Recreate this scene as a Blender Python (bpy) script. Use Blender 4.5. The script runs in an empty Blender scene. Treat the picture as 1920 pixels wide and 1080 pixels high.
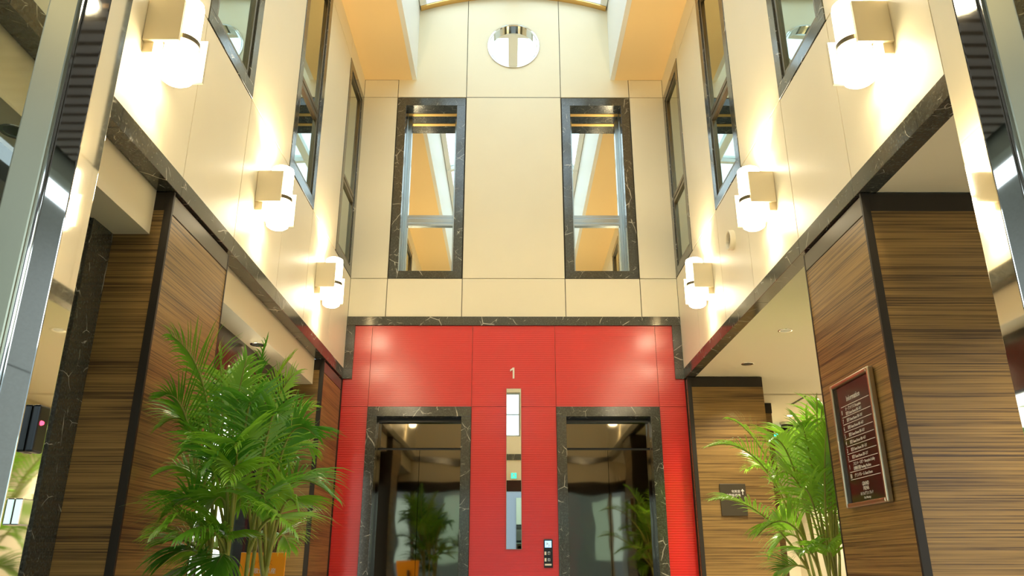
import bpy, math, random
from mathutils import Vector, Matrix
random.seed(7)
sc = bpy.context.scene
COL = sc.collection
# ------------------------------------------------------------------ camera
CX, CY, CZ = -0.037, 0.0, 0.85
FPX = 1458.0; PITCH = math.radians(19.65); YAW = math.radians(0.163)
cam = bpy.data.cameras.new('camera'); camo = bpy.data.objects.new('camera', cam); COL.objects.link(camo)
cam.sensor_fit = 'HORIZONTAL'; cam.sensor_width = 36; cam.lens = 36 * FPX / 1920
camo.location = (CX, CY, CZ); camo.rotation_euler = (math.pi/2 + PITCH, 0, -YAW)
cam.clip_start = 0.02; cam.clip_end = 300
sc.camera = camo
# ------------------------------------------------------------------ world: bright overcast sky
w = bpy.data.worlds.new('sky'); sc.world = w; w.use_nodes = True
nt = w.node_tree; nt.nodes.clear()
wo = nt.nodes.new('ShaderNodeOutputWorld'); bg = nt.nodes.new('ShaderNodeBackground')
bg.inputs[0].default_value = (0.72, 0.87, 0.98, 1); bg.inputs[1].default_value = 2.2
nt.links.new(bg.outputs[0], wo.inputs[0])
# ------------------------------------------------------------------ exposure
sc.view_settings.view_transform = 'Standard'; sc.view_settings.look = 'None'
sc.view_settings.gamma = 1.0; sc.view_settings.use_curve_mapping = False
sc.view_settings.exposure = 0.80
sc.cycles.max_bounces = 10; sc.cycles.diffuse_bounces = 5; sc.cycles.glossy_bounces = 6
sc.cycles.transparent_max_bounces = 12; sc.cycles.sample_clamp_indirect = 20; sc.cycles.blur_glossy = 0.5
sc.cycles.caustics_reflective = False; sc.cycles.caustics_refractive = False
try: sc.cycles.use_denoising = True
except Exception: pass
SCONCE_W = 16.0        # emission strength of the sconce tubes
UP_W, DN_W = 24.0, 5.0       # watts of the beams that leave a sconce at its top and bottom
DOWN_W = 14.0          # watts of one downlight
# ------------------------------------------------------------------ materials
def newmat(name):
    m = bpy.data.materials.new(name); m.use_nodes = True
    n = m.node_tree; b = n.nodes['Principled BSDF']
    return m, n, b
def nd(n, t, **k):
    x = n.nodes.new(t)
    for a, v in k.items(): setattr(x, a, v)
    return x
def plain(name, col, rough=0.5, metal=0.0, spec=None, noise=0.0, nscale=6.0, coat=0.0):
    m, n, b = newmat(name)
    b.inputs['Base Color'].default_value = (*col, 1); b.inputs['Roughness'].default_value = rough
    b.inputs['Metallic'].default_value = metal
    if spec is not None: b.inputs['Specular IOR Level'].default_value = spec
    if coat: b.inputs['Coat Weight'].default_value = coat; b.inputs['Coat Roughness'].default_value = 0.05
    if noise:
        tc = nd(n, 'ShaderNodeTexCoord'); no = nd(n, 'ShaderNodeTexNoise'); no.inputs['Scale'].default_value = nscale
        no.inputs['Detail'].default_value = 5
        mr = nd(n, 'ShaderNodeMapRange'); mr.inputs[3].default_value = 1 - noise; mr.inputs[4].default_value = 1 + noise
        mx = nd(n, 'ShaderNodeVectorMath', operation='SCALE'); mx.inputs[0].default_value = col
        n.links.new(tc.outputs['Object'], no.inputs[0]); n.links.new(no.outputs[0], mr.inputs[0])
        n.links.new(mr.outputs[0], mx.inputs['Scale']); n.links.new(mx.outputs[0], b.inputs['Base Color'])
    return m
def emis(name, col, st):
    m = bpy.data.materials.new(name); m.use_nodes = True; n = m.node_tree; n.nodes.clear()
    o = nd(n, 'ShaderNodeOutputMaterial'); e = nd(n, 'ShaderNodeEmission')
    e.inputs[0].default_value = (*col, 1); e.inputs[1].default_value = st; n.links.new(e.outputs[0], o.inputs[0]); return m
M = {}
M['cream'] = plain('cream_panel', (0.84, 0.755, 0.545), 0.42, noise=0.03, nscale=3.0)
M['cream_flat'] = plain('cream_paint', (0.84, 0.755, 0.545), 0.6)
M['soffit'] = plain('cream_warm_lit', (0.90, 0.66, 0.32), 0.55)  # cream soffit with the warm lamp light put into its base colour
M['backing'] = plain('dark_backing', (0.10, 0.075, 0.04), 0.8)  # dark backing board that shows in the gaps between panels
M['white'] = plain('white_paint', (0.78, 0.78, 0.72), 0.5)
M['chrome'] = plain('polished_chrome', (0.82, 0.82, 0.78), 0.06, 1.0)
M['post'] = plain('mirror_polished_steel', (0.90, 0.88, 0.82), 0.03, 1.0)
M['satin'] = plain('satin_steel', (0.58, 0.58, 0.42), 0.38, 1.0, noise=0.06, nscale=9)
M['alum'] = plain('aluminium', (0.45, 0.50, 0.50), 0.28, 1.0)
M['bronze'] = plain('dark_bronze', (0.20, 0.17, 0.12), 0.3, 1.0)
M['gold'] = plain('gold_strip', (0.85, 0.55, 0.20), 0.3, 1.0)
M['brass'] = plain('brass_frame', (0.48, 0.40, 0.27), 0.28, 1.0)
M['dark'] = plain('dark_lacquer', (0.022, 0.017, 0.012), 0.22)
M['darktrim'] = plain('dark_trim', (0.030, 0.024, 0.017), 0.45, spec=0.3)
M['black'] = plain('black_plastic', (0.012, 0.012, 0.012), 0.25)
M['back_glass'] = plain('mirrored_glass', (0.86, 0.88, 0.84), 0.012, 1.0)
M['side_glass'] = plain('tinted_mirror_glass', (0.44, 0.53, 0.48), 0.015, 1.0)
M['steelgrey'] = plain('skylight_steel', (0.85, 0.87, 0.85), 0.45)
M['plaque'] = plain('plaque_face', (0.030, 0.013, 0.009), 0.12, spec=0.25)
M['ink'] = plain('white_lettering', (0.85, 0.80, 0.70), 0.4)
M['orange'] = plain('orange_print', (0.95, 0.36, 0.01), 0.4)
M['orange_ink'] = plain('dark_orange_print', (0.70, 0.22, 0.0), 0.4)
M['tubeglow'] = emis('sconce_glow', (1.0, 0.85, 0.58), SCONCE_W)
M['lampglow'] = emis('downlight_glow', (1.0, 0.82, 0.5), 30)
M['blind'] = emis('backlit_blind', (0.95, 1.0, 0.88), 1.6)
M['exitglow'] = emis('exit_sign_glow', (0.05, 0.75, 0.45), 1.3)
M['bluelit'] = emis('button_glow', (0.35, 0.6, 1.0), 1.2)
M['red_led'] = emis('red_led', (1.0, 0.05, 0.1), 3)
M['floor'] = plain('polished_stone_floor', (0.56, 0.51, 0.42), 0.15, noise=0.15, nscale=4)
M['pavement'] = plain('pavement_stone', (0.33, 0.34, 0.34), 0.8, noise=0.12, nscale=7)
M['pot'] = plain('dark_planter', (0.04, 0.035, 0.03), 0.3)
M['soil'] = plain('soil', (0.05, 0.03, 0.018), 0.9, noise=0.4, nscale=60)
M['cane'] = plain('palm_cane', (0.33, 0.34, 0.06), 0.45, noise=0.2, nscale=25)

def marble():
    m, n, b = newmat('black_marble')
    tc = nd(n, 'ShaderNodeTexCoord')
    def vein(scale, width, seed, dist):
        mp = nd(n, 'ShaderNodeMapping'); mp.inputs['Location'].default_value = (seed, seed*1.7, seed*0.6)
        mp.inputs['Rotation'].default_value = (0.5, 0.9, 0.3)
        n.links.new(tc.outputs['Object'], mp.inputs[0])
        no = nd(n, 'ShaderNodeTexNoise'); no.inputs['Scale'].default_value = scale*0.9; no.inputs['Detail'].default_value = 4
        n.links.new(mp.outputs[0], no.inputs[0])
        ad = nd(n, 'ShaderNodeVectorMath', operation='MULTIPLY_ADD')
        ad.inputs[1].default_value = (dist, dist, dist); n.links.new(no.outputs['Color'], ad.inputs[0]); n.links.new(mp.outputs[0], ad.inputs[2])
        vo = nd(n, 'ShaderNodeTexVoronoi', feature='DISTANCE_TO_EDGE'); vo.inputs['Scale'].default_value = scale
        n.links.new(ad.outputs[0], vo.inputs['Vector'])
        mr = nd(n, 'ShaderNodeMapRange'); mr.inputs[1].default_value = 0; mr.inputs[2].default_value = width
        mr.inputs[3].default_value = 1; mr.inputs[4].default_value = 0
        n.links.new(vo.outputs['Distance'], mr.inputs[0])
        n2 = nd(n, 'ShaderNodeTexNoise'); n2.inputs['Scale'].default_value = scale*1.9; n2.inputs['Detail'].default_value = 2
        n.links.new(mp.outputs[0], n2.inputs[0])
        r2 = nd(n, 'ShaderNodeMapRange'); r2.inputs[1].default_value = 0.53; r2.inputs[2].default_value = 0.61
        n.links.new(n2.outputs[0], r2.inputs[0])
        mu = nd(n, 'ShaderNodeMath', operation='MULTIPLY'); n.links.new(mr.outputs[0], mu.inputs[0]); n.links.new(r2.outputs[0], mu.inputs[1])
        return mu
    a = vein(3.0, 0.011, 3.1, 0.10); c = vein(7.0, 0.012, 9.4, 0.07)
    mx = nd(n, 'ShaderNodeMath', operation='MAXIMUM'); n.links.new(a.outputs[0], mx.inputs[0]); n.links.new(c.outputs[0], mx.inputs[1])
    mix = nd(n, 'ShaderNodeMix', data_type='RGBA')
    mix.inputs['A'].default_value = (0.045, 0.044, 0.033, 1); mix.inputs['B'].default_value = (0.62, 0.58, 0.48, 1)
    n.links.new(mx.outputs[0], mix.inputs['Factor'])
    sp = nd(n, 'ShaderNodeTexNoise'); sp.inputs['Scale'].default_value = 90; sp.inputs['Detail'].default_value = 3; n.links.new(tc.outputs['Object'], sp.inputs[0])
    sr = nd(n, 'ShaderNodeMapRange'); sr.inputs[1].default_value = 0.45; sr.inputs[2].default_value = 0.75; sr.inputs[3].default_value = 0.0; sr.inputs[4].default_value = 0.26; n.links.new(sp.outputs[0], sr.inputs[0])
    m2 = nd(n, 'ShaderNodeMix', data_type='RGBA'); m2.inputs['B'].default_value = (0.22, 0.23, 0.18, 1)
    n.links.new(sr.outputs[0], m2.inputs['Factor']); n.links.new(mix.outputs['Result'], m2.inputs['A']); n.links.new(m2.outputs['Result'], b.inputs['Base Color'])
    b.inputs['Roughness'].default_value = 0.12; b.inputs['Specular IOR Level'].default_value = 1.0
    return m
M['marble'] = marble()

def wood(name, dark, light, rough=0.38):
    m, n, b = newmat(name)
    tc = nd(n, 'ShaderNodeTexCoord'); mp = nd(n, 'ShaderNodeMapping'); mp.inputs['Scale'].default_value = (1.1, 1.1, 150)
    n.links.new(tc.outputs['Object'], mp.inputs[0])
    n1 = nd(n, 'ShaderNodeTexNoise'); n1.inputs['Scale'].default_value = 1.0; n1.inputs['Detail'].default_value = 6; n1.inputs['Roughness'].default_value = 0.65
    n.links.new(mp.outputs[0], n1.inputs[0])
    mp2 = nd(n, 'ShaderNodeMapping'); mp2.inputs['Scale'].default_value = (0.7, 0.7, 9); n.links.new(tc.outputs['Object'], mp2.inputs[0])
    n2 = nd(n, 'ShaderNodeTexNoise'); n2.inputs['Scale'].default_value = 1.3; n2.inputs['Detail'].default_value = 3; n.links.new(mp2.outputs[0], n2.inputs[0])
    ad = nd(n, 'ShaderNodeMath', operation='MULTIPLY_ADD'); ad.inputs[1].default_value = 0.35
    n.links.new(n2.outputs[0], ad.inputs[0]); n.links.new(n1.outputs[0], ad.inputs[2])
    cr = nd(n, 'ShaderNodeValToRGB'); e = cr.color_ramp.elements
    e[0].position = 0.54; e[0].color = (*dark, 1); e[1].position = 0.84; e[1].color = (*light, 1)
    mid = cr.color_ramp.elements.new(0.67); mid.color = (*[d*0.45+l*0.55 for d, l in zip(dark, light)], 1)
    n.links.new(ad.outputs[0], cr.inputs[0]); n.links.new(cr.outputs[0], b.inputs['Base Color'])
    b.inputs['Roughness'].default_value = rough
    bu = nd(n, 'ShaderNodeBump'); bu.inputs['Strength'].default_value = 0.25; bu.inputs['Distance'].default_value = 0.002
    n.links.new(n1.outputs[0], bu.inputs['Height']); n.links.new(bu.outputs[0], b.inputs['Normal'])
    return m
M['wood'] = wood('zebrano_veneer', (0.068, 0.035, 0.010), (0.37, 0.220, 0.064))

def redmat():
    m, n, b = newmat('ribbed_red_panel')
    b.inputs['Base Color'].default_value = (0.66, 0.010, 0.005, 1); b.inputs['Roughness'].default_value = 0.4
    b.inputs['Specular IOR Level'].default_value = 0.4; b.inputs['Coat Weight'].default_value = 1.0; b.inputs['Coat IOR'].default_value = 1.62; b.inputs['Coat Roughness'].default_value = 0.22
    tc = nd(n, 'ShaderNodeTexCoord'); wv = nd(n, 'ShaderNodeTexWave', wave_type='BANDS', bands_direction='Z', wave_profile='SIN')
    wv.inputs['Scale'].default_value = 15.0
    n.links.new(tc.outputs['Object'], wv.inputs[0])
    bu = nd(n, 'ShaderNodeBump'); bu.inputs['Strength'].default_value = 0.6; bu.inputs['Distance'].default_value = 0.002
    n.links.new(wv.outputs[1], bu.inputs['Height']); n.links.new(bu.outputs[0], b.inputs['Normal'])
    return m
M['red'] = redmat()
def doormat():
    m, n, b = newmat('black_mirror_steel')
    b.inputs['Base Color'].default_value = (0.20, 0.17, 0.12, 1); b.inputs['Metallic'].default_value = 1; b.inputs['Roughness'].default_value = 0.035
    tc = nd(n, 'ShaderNodeTexCoord'); no = nd(n, 'ShaderNodeTexNoise'); no.inputs['Scale'].default_value = 2.2; no.inputs['Detail'].default_value = 1
    n.links.new(tc.outputs['Object'], no.inputs[0])
    bu = nd(n, 'ShaderNodeBump'); bu.inputs['Strength'].default_value = 0.05; bu.inputs['Distance'].default_value = 0.05
    n.links.new(no.outputs[0], bu.inputs['Height']); n.links.new(bu.outputs[0], b.inputs['Normal'])
    return m
M['doorsteel'] = doormat()
def glassmat(name, refl, tint):
    m = bpy.data.materials.new(name); m.use_nodes = True; n = m.node_tree; n.nodes.clear()
    o = nd(n, 'ShaderNodeOutputMaterial'); mix = nd(n, 'ShaderNodeMixShader'); tr = nd(n, 'ShaderNodeBsdfTransparent'); gl = nd(n, 'ShaderNodeBsdfGlossy')
    lw_ = nd(n, 'ShaderNodeLayerWeight'); lw_.inputs[0].default_value = 0.5
    fr = nd(n, 'ShaderNodeMath', operation='POWER'); fr.inputs[1].default_value = 4.0; n.links.new(lw_.outputs['Facing'], fr.inputs[0])
    ml = nd(n, 'ShaderNodeMath', operation='MULTIPLY_ADD'); ml.inputs[1].default_value = 0.8; ml.inputs[2].default_value = 0.045*refl; ml.use_clamp = True
    gl.inputs['Roughness'].default_value = 0.02; tr.inputs[0].default_value = (*tint, 1); gl.inputs[0].default_value = (0.95, 1, 0.97, 1)
    n.links.new(fr.outputs[0], ml.inputs[0]); n.links.new(ml.outputs[0], mix.inputs[0])
    n.links.new(tr.outputs[0], mix.inputs[1]); n.links.new(gl.outputs[0], mix.inputs[2]); n.links.new(mix.outputs[0], o.inputs[0])
    return m
M['glass'] = glassmat('sidelight_glass', 1.8, (0.86, 0.90, 0.84))
M['skyglass'] = glassmat('skylight_glass', 1.0, (0.95, 0.98, 0.98))
def leafmat(name, c1, c2):
    m = bpy.data.materials.new(name); m.use_nodes = True; n = m.node_tree; b = n.nodes['Principled BSDF']; o = n.nodes['Material Output']
    oi = nd(n, 'ShaderNodeObjectInfo'); mix = nd(n, 'ShaderNodeMix', data_type='RGBA')
    mix.inputs['A'].default_value = (*c1, 1); mix.inputs['B'].default_value = (*c2, 1)
    n.links.new(oi.outputs['Random'], mix.inputs['Factor']); n.links.new(mix.outputs['Result'], b.inputs['Base Color'])
    b.inputs['Roughness'].default_value = 0.32; b.inputs['Specular IOR Level'].default_value = 0.6
    tl = nd(n, 'ShaderNodeBsdfTranslucent'); n.links.new(mix.outputs['Result'], tl.inputs[0])
    ms = nd(n, 'ShaderNodeMixShader'); ms.inputs[0].default_value = 0.35
    n.links.new(b.outputs[0], ms.inputs[1]); n.links.new(tl.outputs[0], ms.inputs[2]); n.links.new(ms.outputs[0], o.inputs[0])
    return m
M['leaf'] = leafmat('palm_leaf', (0.075, 0.30, 0.020), (0.24, 0.52, 0.040))
M['leaf_light'] = leafmat('palm_leaf_light', (0.20, 0.46, 0.02), (0.36, 0.62, 0.05))

# ------------------------------------------------------------------ geometry helpers
class MB:
    def __init__(s): s.v = []; s.f = []
    def box(s, x0, x1, y0, y1, z0, z1, bev=0.0):
        x0, x1 = min(x0, x1), max(x0, x1); y0, y1 = min(y0, y1), max(y0, y1); z0, z1 = min(z0, z1), max(z0, z1)
        b = len(s.v)
        s.v += [(x, y, z) for z in (z0, z1) for y in (y0, y1) for x in (x0, x1)]
        s.f += [tuple(b+i for i in q) for q in ((0, 2, 3, 1), (4, 5, 7, 6), (0, 1, 5, 4), (2, 6, 7, 3), (0, 4, 6, 2), (1, 3, 7, 5))]
        return s
    def lathe(s, prof, c, axis='Z', n=28, closed=True):
        b = len(s.v)
        for r, h in prof:
            for k in range(n):
                a = 2*math.pi*k/n; p, q = r*math.cos(a), r*math.sin(a)
                if axis == 'Z': s.v.append((c[0]+p, c[1]+q, c[2]+h))
                elif axis == 'Y': s.v.append((c[0]+p, c[1]+h, c[2]+q))
                else: s.v.append((c[0]+h, c[1]+p, c[2]+q))
        m = len(prof)
        for j in range(m-1):
            for k in range(n):
                k2 = (k+1) % n
                s.f.append((b+j*n+k, b+j*n+k2, b+(j+1)*n+k2, b+(j+1)*n+k))
        if closed:
            s.f.append(tuple(b+k for k in range(n))[::-1]); s.f.append(tuple(b+(m-1)*n+k for k in range(n)))
        return s
    def tube(s, pts, rad, n=6):
        b = len(s.v); m = len(pts)
        for i, p in enumerate(pts):
            p = Vector(p); t = (Vector(pts[min(i+1, m-1)]) - Vector(pts[max(i-1, 0)])).normalized()
            u = t.cross(Vector((0.31, 0.2, 1))); u = u.normalized() if u.length > 1e-4 else Vector((1, 0, 0)); v = t.cross(u)
            r = rad[i] if isinstance(rad, (list, tuple)) else rad
            for k in range(n):
                a = 2*math.pi*k/n; s.v.append(tuple(p + u*math.cos(a)*r + v*math.sin(a)*r))
        for i in range(m-1):
            for k in range(n):
                k2 = (k+1) % n; s.f.append((b+i*n+k, b+i*n+k2, b+(i+1)*n+k2, b+(i+1)*n+k))
        s.f.append(tuple(b+k for k in range(n))[::-1]); s.f.append(tuple(b+(m-1)*n+k for k in range(n)))
        return s
    def quad(s, *p):
        b = len(s.v); s.v += [tuple(q) for q in p]; s.f.append(tuple(range(b, b+len(p)))); return s
    def build(s, name, mat, parent=None, smooth=False, bevel=0.0):
        me = bpy.data.meshes.new(name); me.from_pydata(s.v, [], s.f); me.update()
        me.materials.append(M[mat] if isinstance(mat, str) else mat)
        o = bpy.data.objects.new(name, me); COL.objects.link(o)
        if smooth:
            for p in me.polygons: p.use_smooth = len(p.vertices) == 4
        if bevel:
            bm = o.modifiers.new('bevel', 'BEVEL'); bm.width = bevel; bm.segments = 2; bm.limit_method = 'ANGLE'
        if parent is not None: o.parent = parent
        return o
def box(name, mat, x0, x1, y0, y1, z0, z1, parent=None, bevel=0.0):
    return MB().box(x0, x1, y0, y1, z0, z1).build(name, mat, parent, bevel=bevel)
def tag(o, label=None, cat=None, group=None, kind=None):
    if label: o['label'] = label
    if cat: o['category'] = cat
    if group: o['group'] = group
    if kind: o['kind'] = kind
    return o
def empty(name, loc=(0, 0, 0)):
    o = bpy.data.objects.new(name, None); COL.objects.link(o); o.location = loc; o.empty_display_size = 0.1
    return o
def under(o, parent):      # geometry is in world coordinates: keep it when the parent Empty is not at the origin
    o.parent = parent; o.matrix_parent_inverse = Matrix.Translation(-Vector(parent.location)); return o
def text(body, size, mat, mtx, parent, name='lettering', depth=0.001, align='LEFT', sx=1.0):
    cu = bpy.data.curves.new(name, 'FONT'); cu.body = body; cu.size = size; cu.extrude = depth; cu.align_x = align; cu.align_y = 'CENTER'
    cu.resolution_u = 3
    t = bpy.data.objects.new(name, cu); COL.objects.link(t)
    bpy.context.view_layer.update()
    me = bpy.data.meshes.new_from_object(t.evaluated_get(bpy.context.evaluated_depsgraph_get()))
    COL.objects.unlink(t); bpy.data.objects.remove(t)
    me.transform(mtx @ Matrix.Diagonal((sx, 1, 1, 1))); me.materials.clear(); me.materials.append(M[mat])
    o = bpy.data.objects.new(name, me); COL.objects.link(o); o.parent = parent
    return o
def face_south(x, y, z):        # text read by someone looking north (+Y)
    return Matrix.Translation((x, y, z)) @ Matrix.Rotation(math.pi/2, 4, 'X')
def face_west(x, y, z):         # on a wall at +X, read by someone looking towards +X
    return Matrix.Translation((x, y, z)) @ Matrix.Rotation(-math.pi/2, 4, 'Z') @ Matrix.Rotation(math.pi/2, 4, 'X')
def face_east(x, y, z):
    return Matrix.Translation((x, y, z)) @ Matrix.Rotation(math.pi/2, 4, 'Z') @ Matrix.Rotation(math.pi/2, 4, 'X')
def at(px, py, Y):              # pixel of the photograph at a distance Y -> a point of the building
    F = Vector((math.sin(YAW)*math.cos(PITCH), math.cos(YAW)*math.cos(PITCH), math.sin(PITCH)))
    R = Vector((math.cos(YAW), -math.sin(YAW), 0)); U = R.cross(F)
    d = F*FPX + R*(px-960) + U*(540-py)
    return Vector((CX, CY, CZ)) + d*(Y/d.y)

W = 1.61; YB = 7.2; YS = 1.2
G = 0.0035                       # half joint
ZB0, ZB1, ZW0, ZW1, ZC = 2.508, 2.605, 3.53, 5.59, 5.82
JY = [1.2, 1.79, 2.50, 3.35, 4.08, 4.93, 5.65, 6.49, 7.2]
# ------------------------------------------------------------------ floor, street
fl = box('floor', 'floor', -3.2, 4.2, 1.15, 11.2, -0.1, 0.0); tag(fl, kind='structure')
pv = box('pavement', 'pavement', -14, 14, -16, 1.15, -0.12, -0.02); tag(pv, kind='structure')

# ------------------------------------------------------------------ side walls with panels
def side_wall(s, name):
    w = MB().box(s*(W+0.02), s*(W+0.16), YS, YB, ZB1, ZW0)
    cols = [(JY[i], JY[i+1]) for i in range(8)]
    win = (1, 3, 5, 7)
    for i, (a, b) in enumerate(cols):
        if i not in win: w.box(s*(W+0.02), s*(W+0.16), a, b, ZW0, ZW1)
    w.box(s*(W+0.02), s*(W+0.16), YS, YB, ZW1, ZC+0.1)
    o = w.build(name, 'backing'); tag(o, kind='structure')
    for i, (a, b) in enumerate(cols):
        box('panel', 'cream', s*W, s*(W+0.02), a+G, b-G, ZB1, ZW0-2*G, o)
        box('panel', 'cream', s*W, s*(W+0.02), a+G, b-G, ZW1+G, ZC, o)
        if i not in win: box('panel', 'cream', s*W, s*(W+0.02), a+G, b-G, ZW0+G, ZW1-G, o)
    return o
side_wall(-1, 'wall_left'); side_wall(1, 'wall_right')

# ------------------------------------------------------------------ back wall (north)
bw = MB(); T = 0.02
xo, xi = 1.24, 0.513
bw.box(-W-0.1, W+0.1, YB+T, YB+0.45, ZW1, 5.96); bw.box(-W-0.1, -0.30, YB+T, YB+0.45, 5.96, 6.56); bw.box(0.30, W+0.1, YB+T, YB+0.45, 5.96, 6.56); bw.box(-0.3, 0.3, YB+0.2, YB+0.45, 5.96, 6.56); bw.box(-W-0.1, W+0.1, YB+T, YB+0.45, 6.56, 7.15); bw.box(-W-0.1, W+0.1, YB+T, YB+0.45, 2.5, 3.52)
for a, b in ((-W-0.1, -xo), (-xi, xi), (xo, W+0.1)): bw.box(a, b, YB+T, YB+0.45, 3.52, ZW1)
# behind the red panels, with the two lift doorways left open
bw.box(-W-0.1, W+0.1, YB+T, YB+0.45, 2.24, 2.5)
for a, b in ((-W-0.1, -1.36), (-0.395, 0.395), (1.36, W+0.1)): bw.box(a, b, YB+T, YB+0.45, 0, 2.24)
back = bw.build('wall_back', 'backing'); tag(back, kind='structure')
XJ = [-W, -1.245, -0.507, 0.507, 1.245, W]
def bp(x0, x1, z0, z1): box('panel', 'cream', x0+G, x1-G, YB, YB+T, z0+G, z1-G, back)
for i in range(5): bp(XJ[i], XJ[i+1], 3.12, 3.52)
for i in (0, 2, 4): bp(XJ[i], XJ[i+1], 3.52, 5.60)
bp(-W, -1.245, 5.60, 5.82); bp(1.245, W, 5.60, 5.82)
bp(-1.245, -0.507, 5.60, 7.15); bp(0.507, 1.245, 5.60, 7.15)
# centre panel with a round hole for the porthole
def holed(x0, x1, z0, z1, cz, r, y0, y1, parent):
    m = MB(); n = 48; outer = []; inner = []
    for k in range(n):
        a = 2*math.pi*k/n; dx, dz = math.cos(a), math.sin(a); inner.append((r*dx, cz+r*dz))
        t = min((x1/abs(dx)) if abs(dx) > 1e-6 else 1e9, ((z1-cz)/dz) if dz > 1e-6 else 1e9, ((cz-z0)/-dz) if dz < -1e-6 else 1e9)
        outer.append((t*dx, cz+t*dz))
    for y in (y0, y1):
        for p in inner: m.v.append((p[0], y, p[1]))
        for p in outer: m.v.append((p[0], y, p[1]))
    for k in range(n):
        k2 = (k+1) % n
        m.f.append((k, k2, n+k2, n+k)); m.f.append((k, 2*n+k, 2*n+k2, k2))
    o = m.build('panel', 'cream', parent)
    c = MB()      # the corners left over by the radial mesh
    for cx_ in (x0, x1):
        for cz_ in (z0, z1):
            best = sorted(outer, key=lambda p: (p[0]-cx_)**2+(p[1]-cz_)**2)[:2]
            if abs(best[0][0]-cx_)+abs(best[0][1]-cz_) > 1e-4: m2 = c.quad((cx_, y0, cz_), (best[0][0], y0, best[0][1]), (best[1][0], y0, best[1][1]))
    if c.v:
        me = o.data; v0 = [tuple(v.co) for v in me.vertices]; f0 = [tuple(p.vertices) for p in me.polygons]
        b = len(v0); me.clear_geometry(); me.from_pydata(v0+c.v, [], f0+[tuple(b+i for i in f) for f in c.f]); me.update()
    return o
holed(-0.507+G, 0.507-G, 5.60+G, 7.12, 6.26, 0.275, YB, YB+T, back)

# ------------------------------------------------------------------ red feature wall
for a, b in ((-1.36, -0.395), (-0.395, 0.395), (0.395, 1.36)):
    box('red_panel', 'red', a+0.0015, b-0.0015, YB-0.002, YB+T, 2.2465, 3.03, back)
for s in (-1, 1):
    box('red_panel', 'red', s*1.3615, s*W, YB-0.002, YB+T, 2.2465, 3.03, back)
    box('red_panel', 'red', s*1.3615, s*W, YB-0.002, YB+T, 0, 2.2435, back)
box('red_panel', 'red', -0.3935, 0.3935, YB-0.002, YB+T, 0, 2.2435, back)
mf = empty('trim_1'); tag(mf, kind='structure')
box('slab', 'marble', -W, W, YB-0.022, YB, 3.032, 3.12, mf, 0.002)
for s in (-1, 1): box('slab', 'marble', s*1.524, s*W, YB-0.022, YB, 2.606, 3.031, mf, 0.002)
for s in (-1, 1): box('slab', 'marble', s*1.524, s*(W-0.001), YB-0.0225, YB, 2.506, 2.6055, mf, 0.002)

# ------------------------------------------------------------------ marble band round the hall
def band(s, name):
    e = empty(name); tag(e, kind='structure')
    ys = [1.22, 2.0, 2.73, 3.35, 4.08, 4.93, 5.65, 6.49, YB-0.024]
    for a, b in zip(ys[:-1], ys[1:]):
        box('slab', 'marble', s*(W-0.004), s*(W+0.085), a+0.0007, b-0.0007, ZB0, ZB1-0.001, e, 0.0015)
    return e
band(-1, 'trim_2'); band(1, 'trim_3')

# ------------------------------------------------------------------ windows of the side walls
def side_window(s, y0, y1, name, label):
    e = empty(name, (s*W, (y0+y1)/2, ZW0)); tag(e, label, kind='structure')
    F = 0.085; d0, d1 = -0.004, 0.13
    def b_(nm, mat, a, c, u, v, lo, hi, bev=0.0015):
        return under(box(nm, mat, s*(W+a), s*(W+c), u, v, lo, hi, bevel=bev), e)
    b_('frame_slab', 'marble', d0, d1, y0, y1, ZW0, ZW0+F); b_('frame_slab', 'marble', d0, d1, y0, y1, ZW1-F, ZW1)
    b_('frame_slab', 'marble', d0, d1, y0, y0+F, ZW0+F, ZW1-F); b_('frame_slab', 'marble', d0, d1, y1-F, y1, ZW0+F, ZW1-F)
    ya, yb, za, zb = y0+F, y1-F, ZW0+F, ZW1-F; q = 0.035; zt = 4.33
    p0, p1 = 0.006, 0.045
    b_('sash', 'bronze', p0, p1, ya, ya+q, za, zb); b_('sash', 'bronze', p0, p1, yb-q, yb, za, zb)
    b_('sash', 'bronze', p0, p1, ya+q, yb-q, za, za+q); b_('sash', 'bronze', p0, p1, ya+q, yb-q, zb-q, zb)
    b_('transom', 'bronze', p0, p1, ya+q, yb-q, zt-0.045, zt-0.006); b_('transom', 'bronze', p0, p1, ya+q, yb-q, zt+0.006, zt+0.045)
    b_('pane', 'side_glass', 0.024, 0.034, ya+q, yb-q, za+q, zt-0.045, 0); b_('pane', 'side_glass', 0.024, 0.034, ya+q, yb-q, zt+0.045, zb-q, 0)
    return e
nwin = 1
for s, sd in ((-1, 'left'), (1, 'right')):
    for k, (y0, y1) in enumerate(((1.79, 2.50), (3.35, 4.08), (4.93, 5.65), (6.49, YB-0.006))):
        side_window(s, y0, y1, 'window_%d' % nwin, '%s window of the %s wall from the entrance, marble frame and bronze sash' % (['first', 'second', 'third', 'farthest'][k], sd)); nwin += 1
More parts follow.
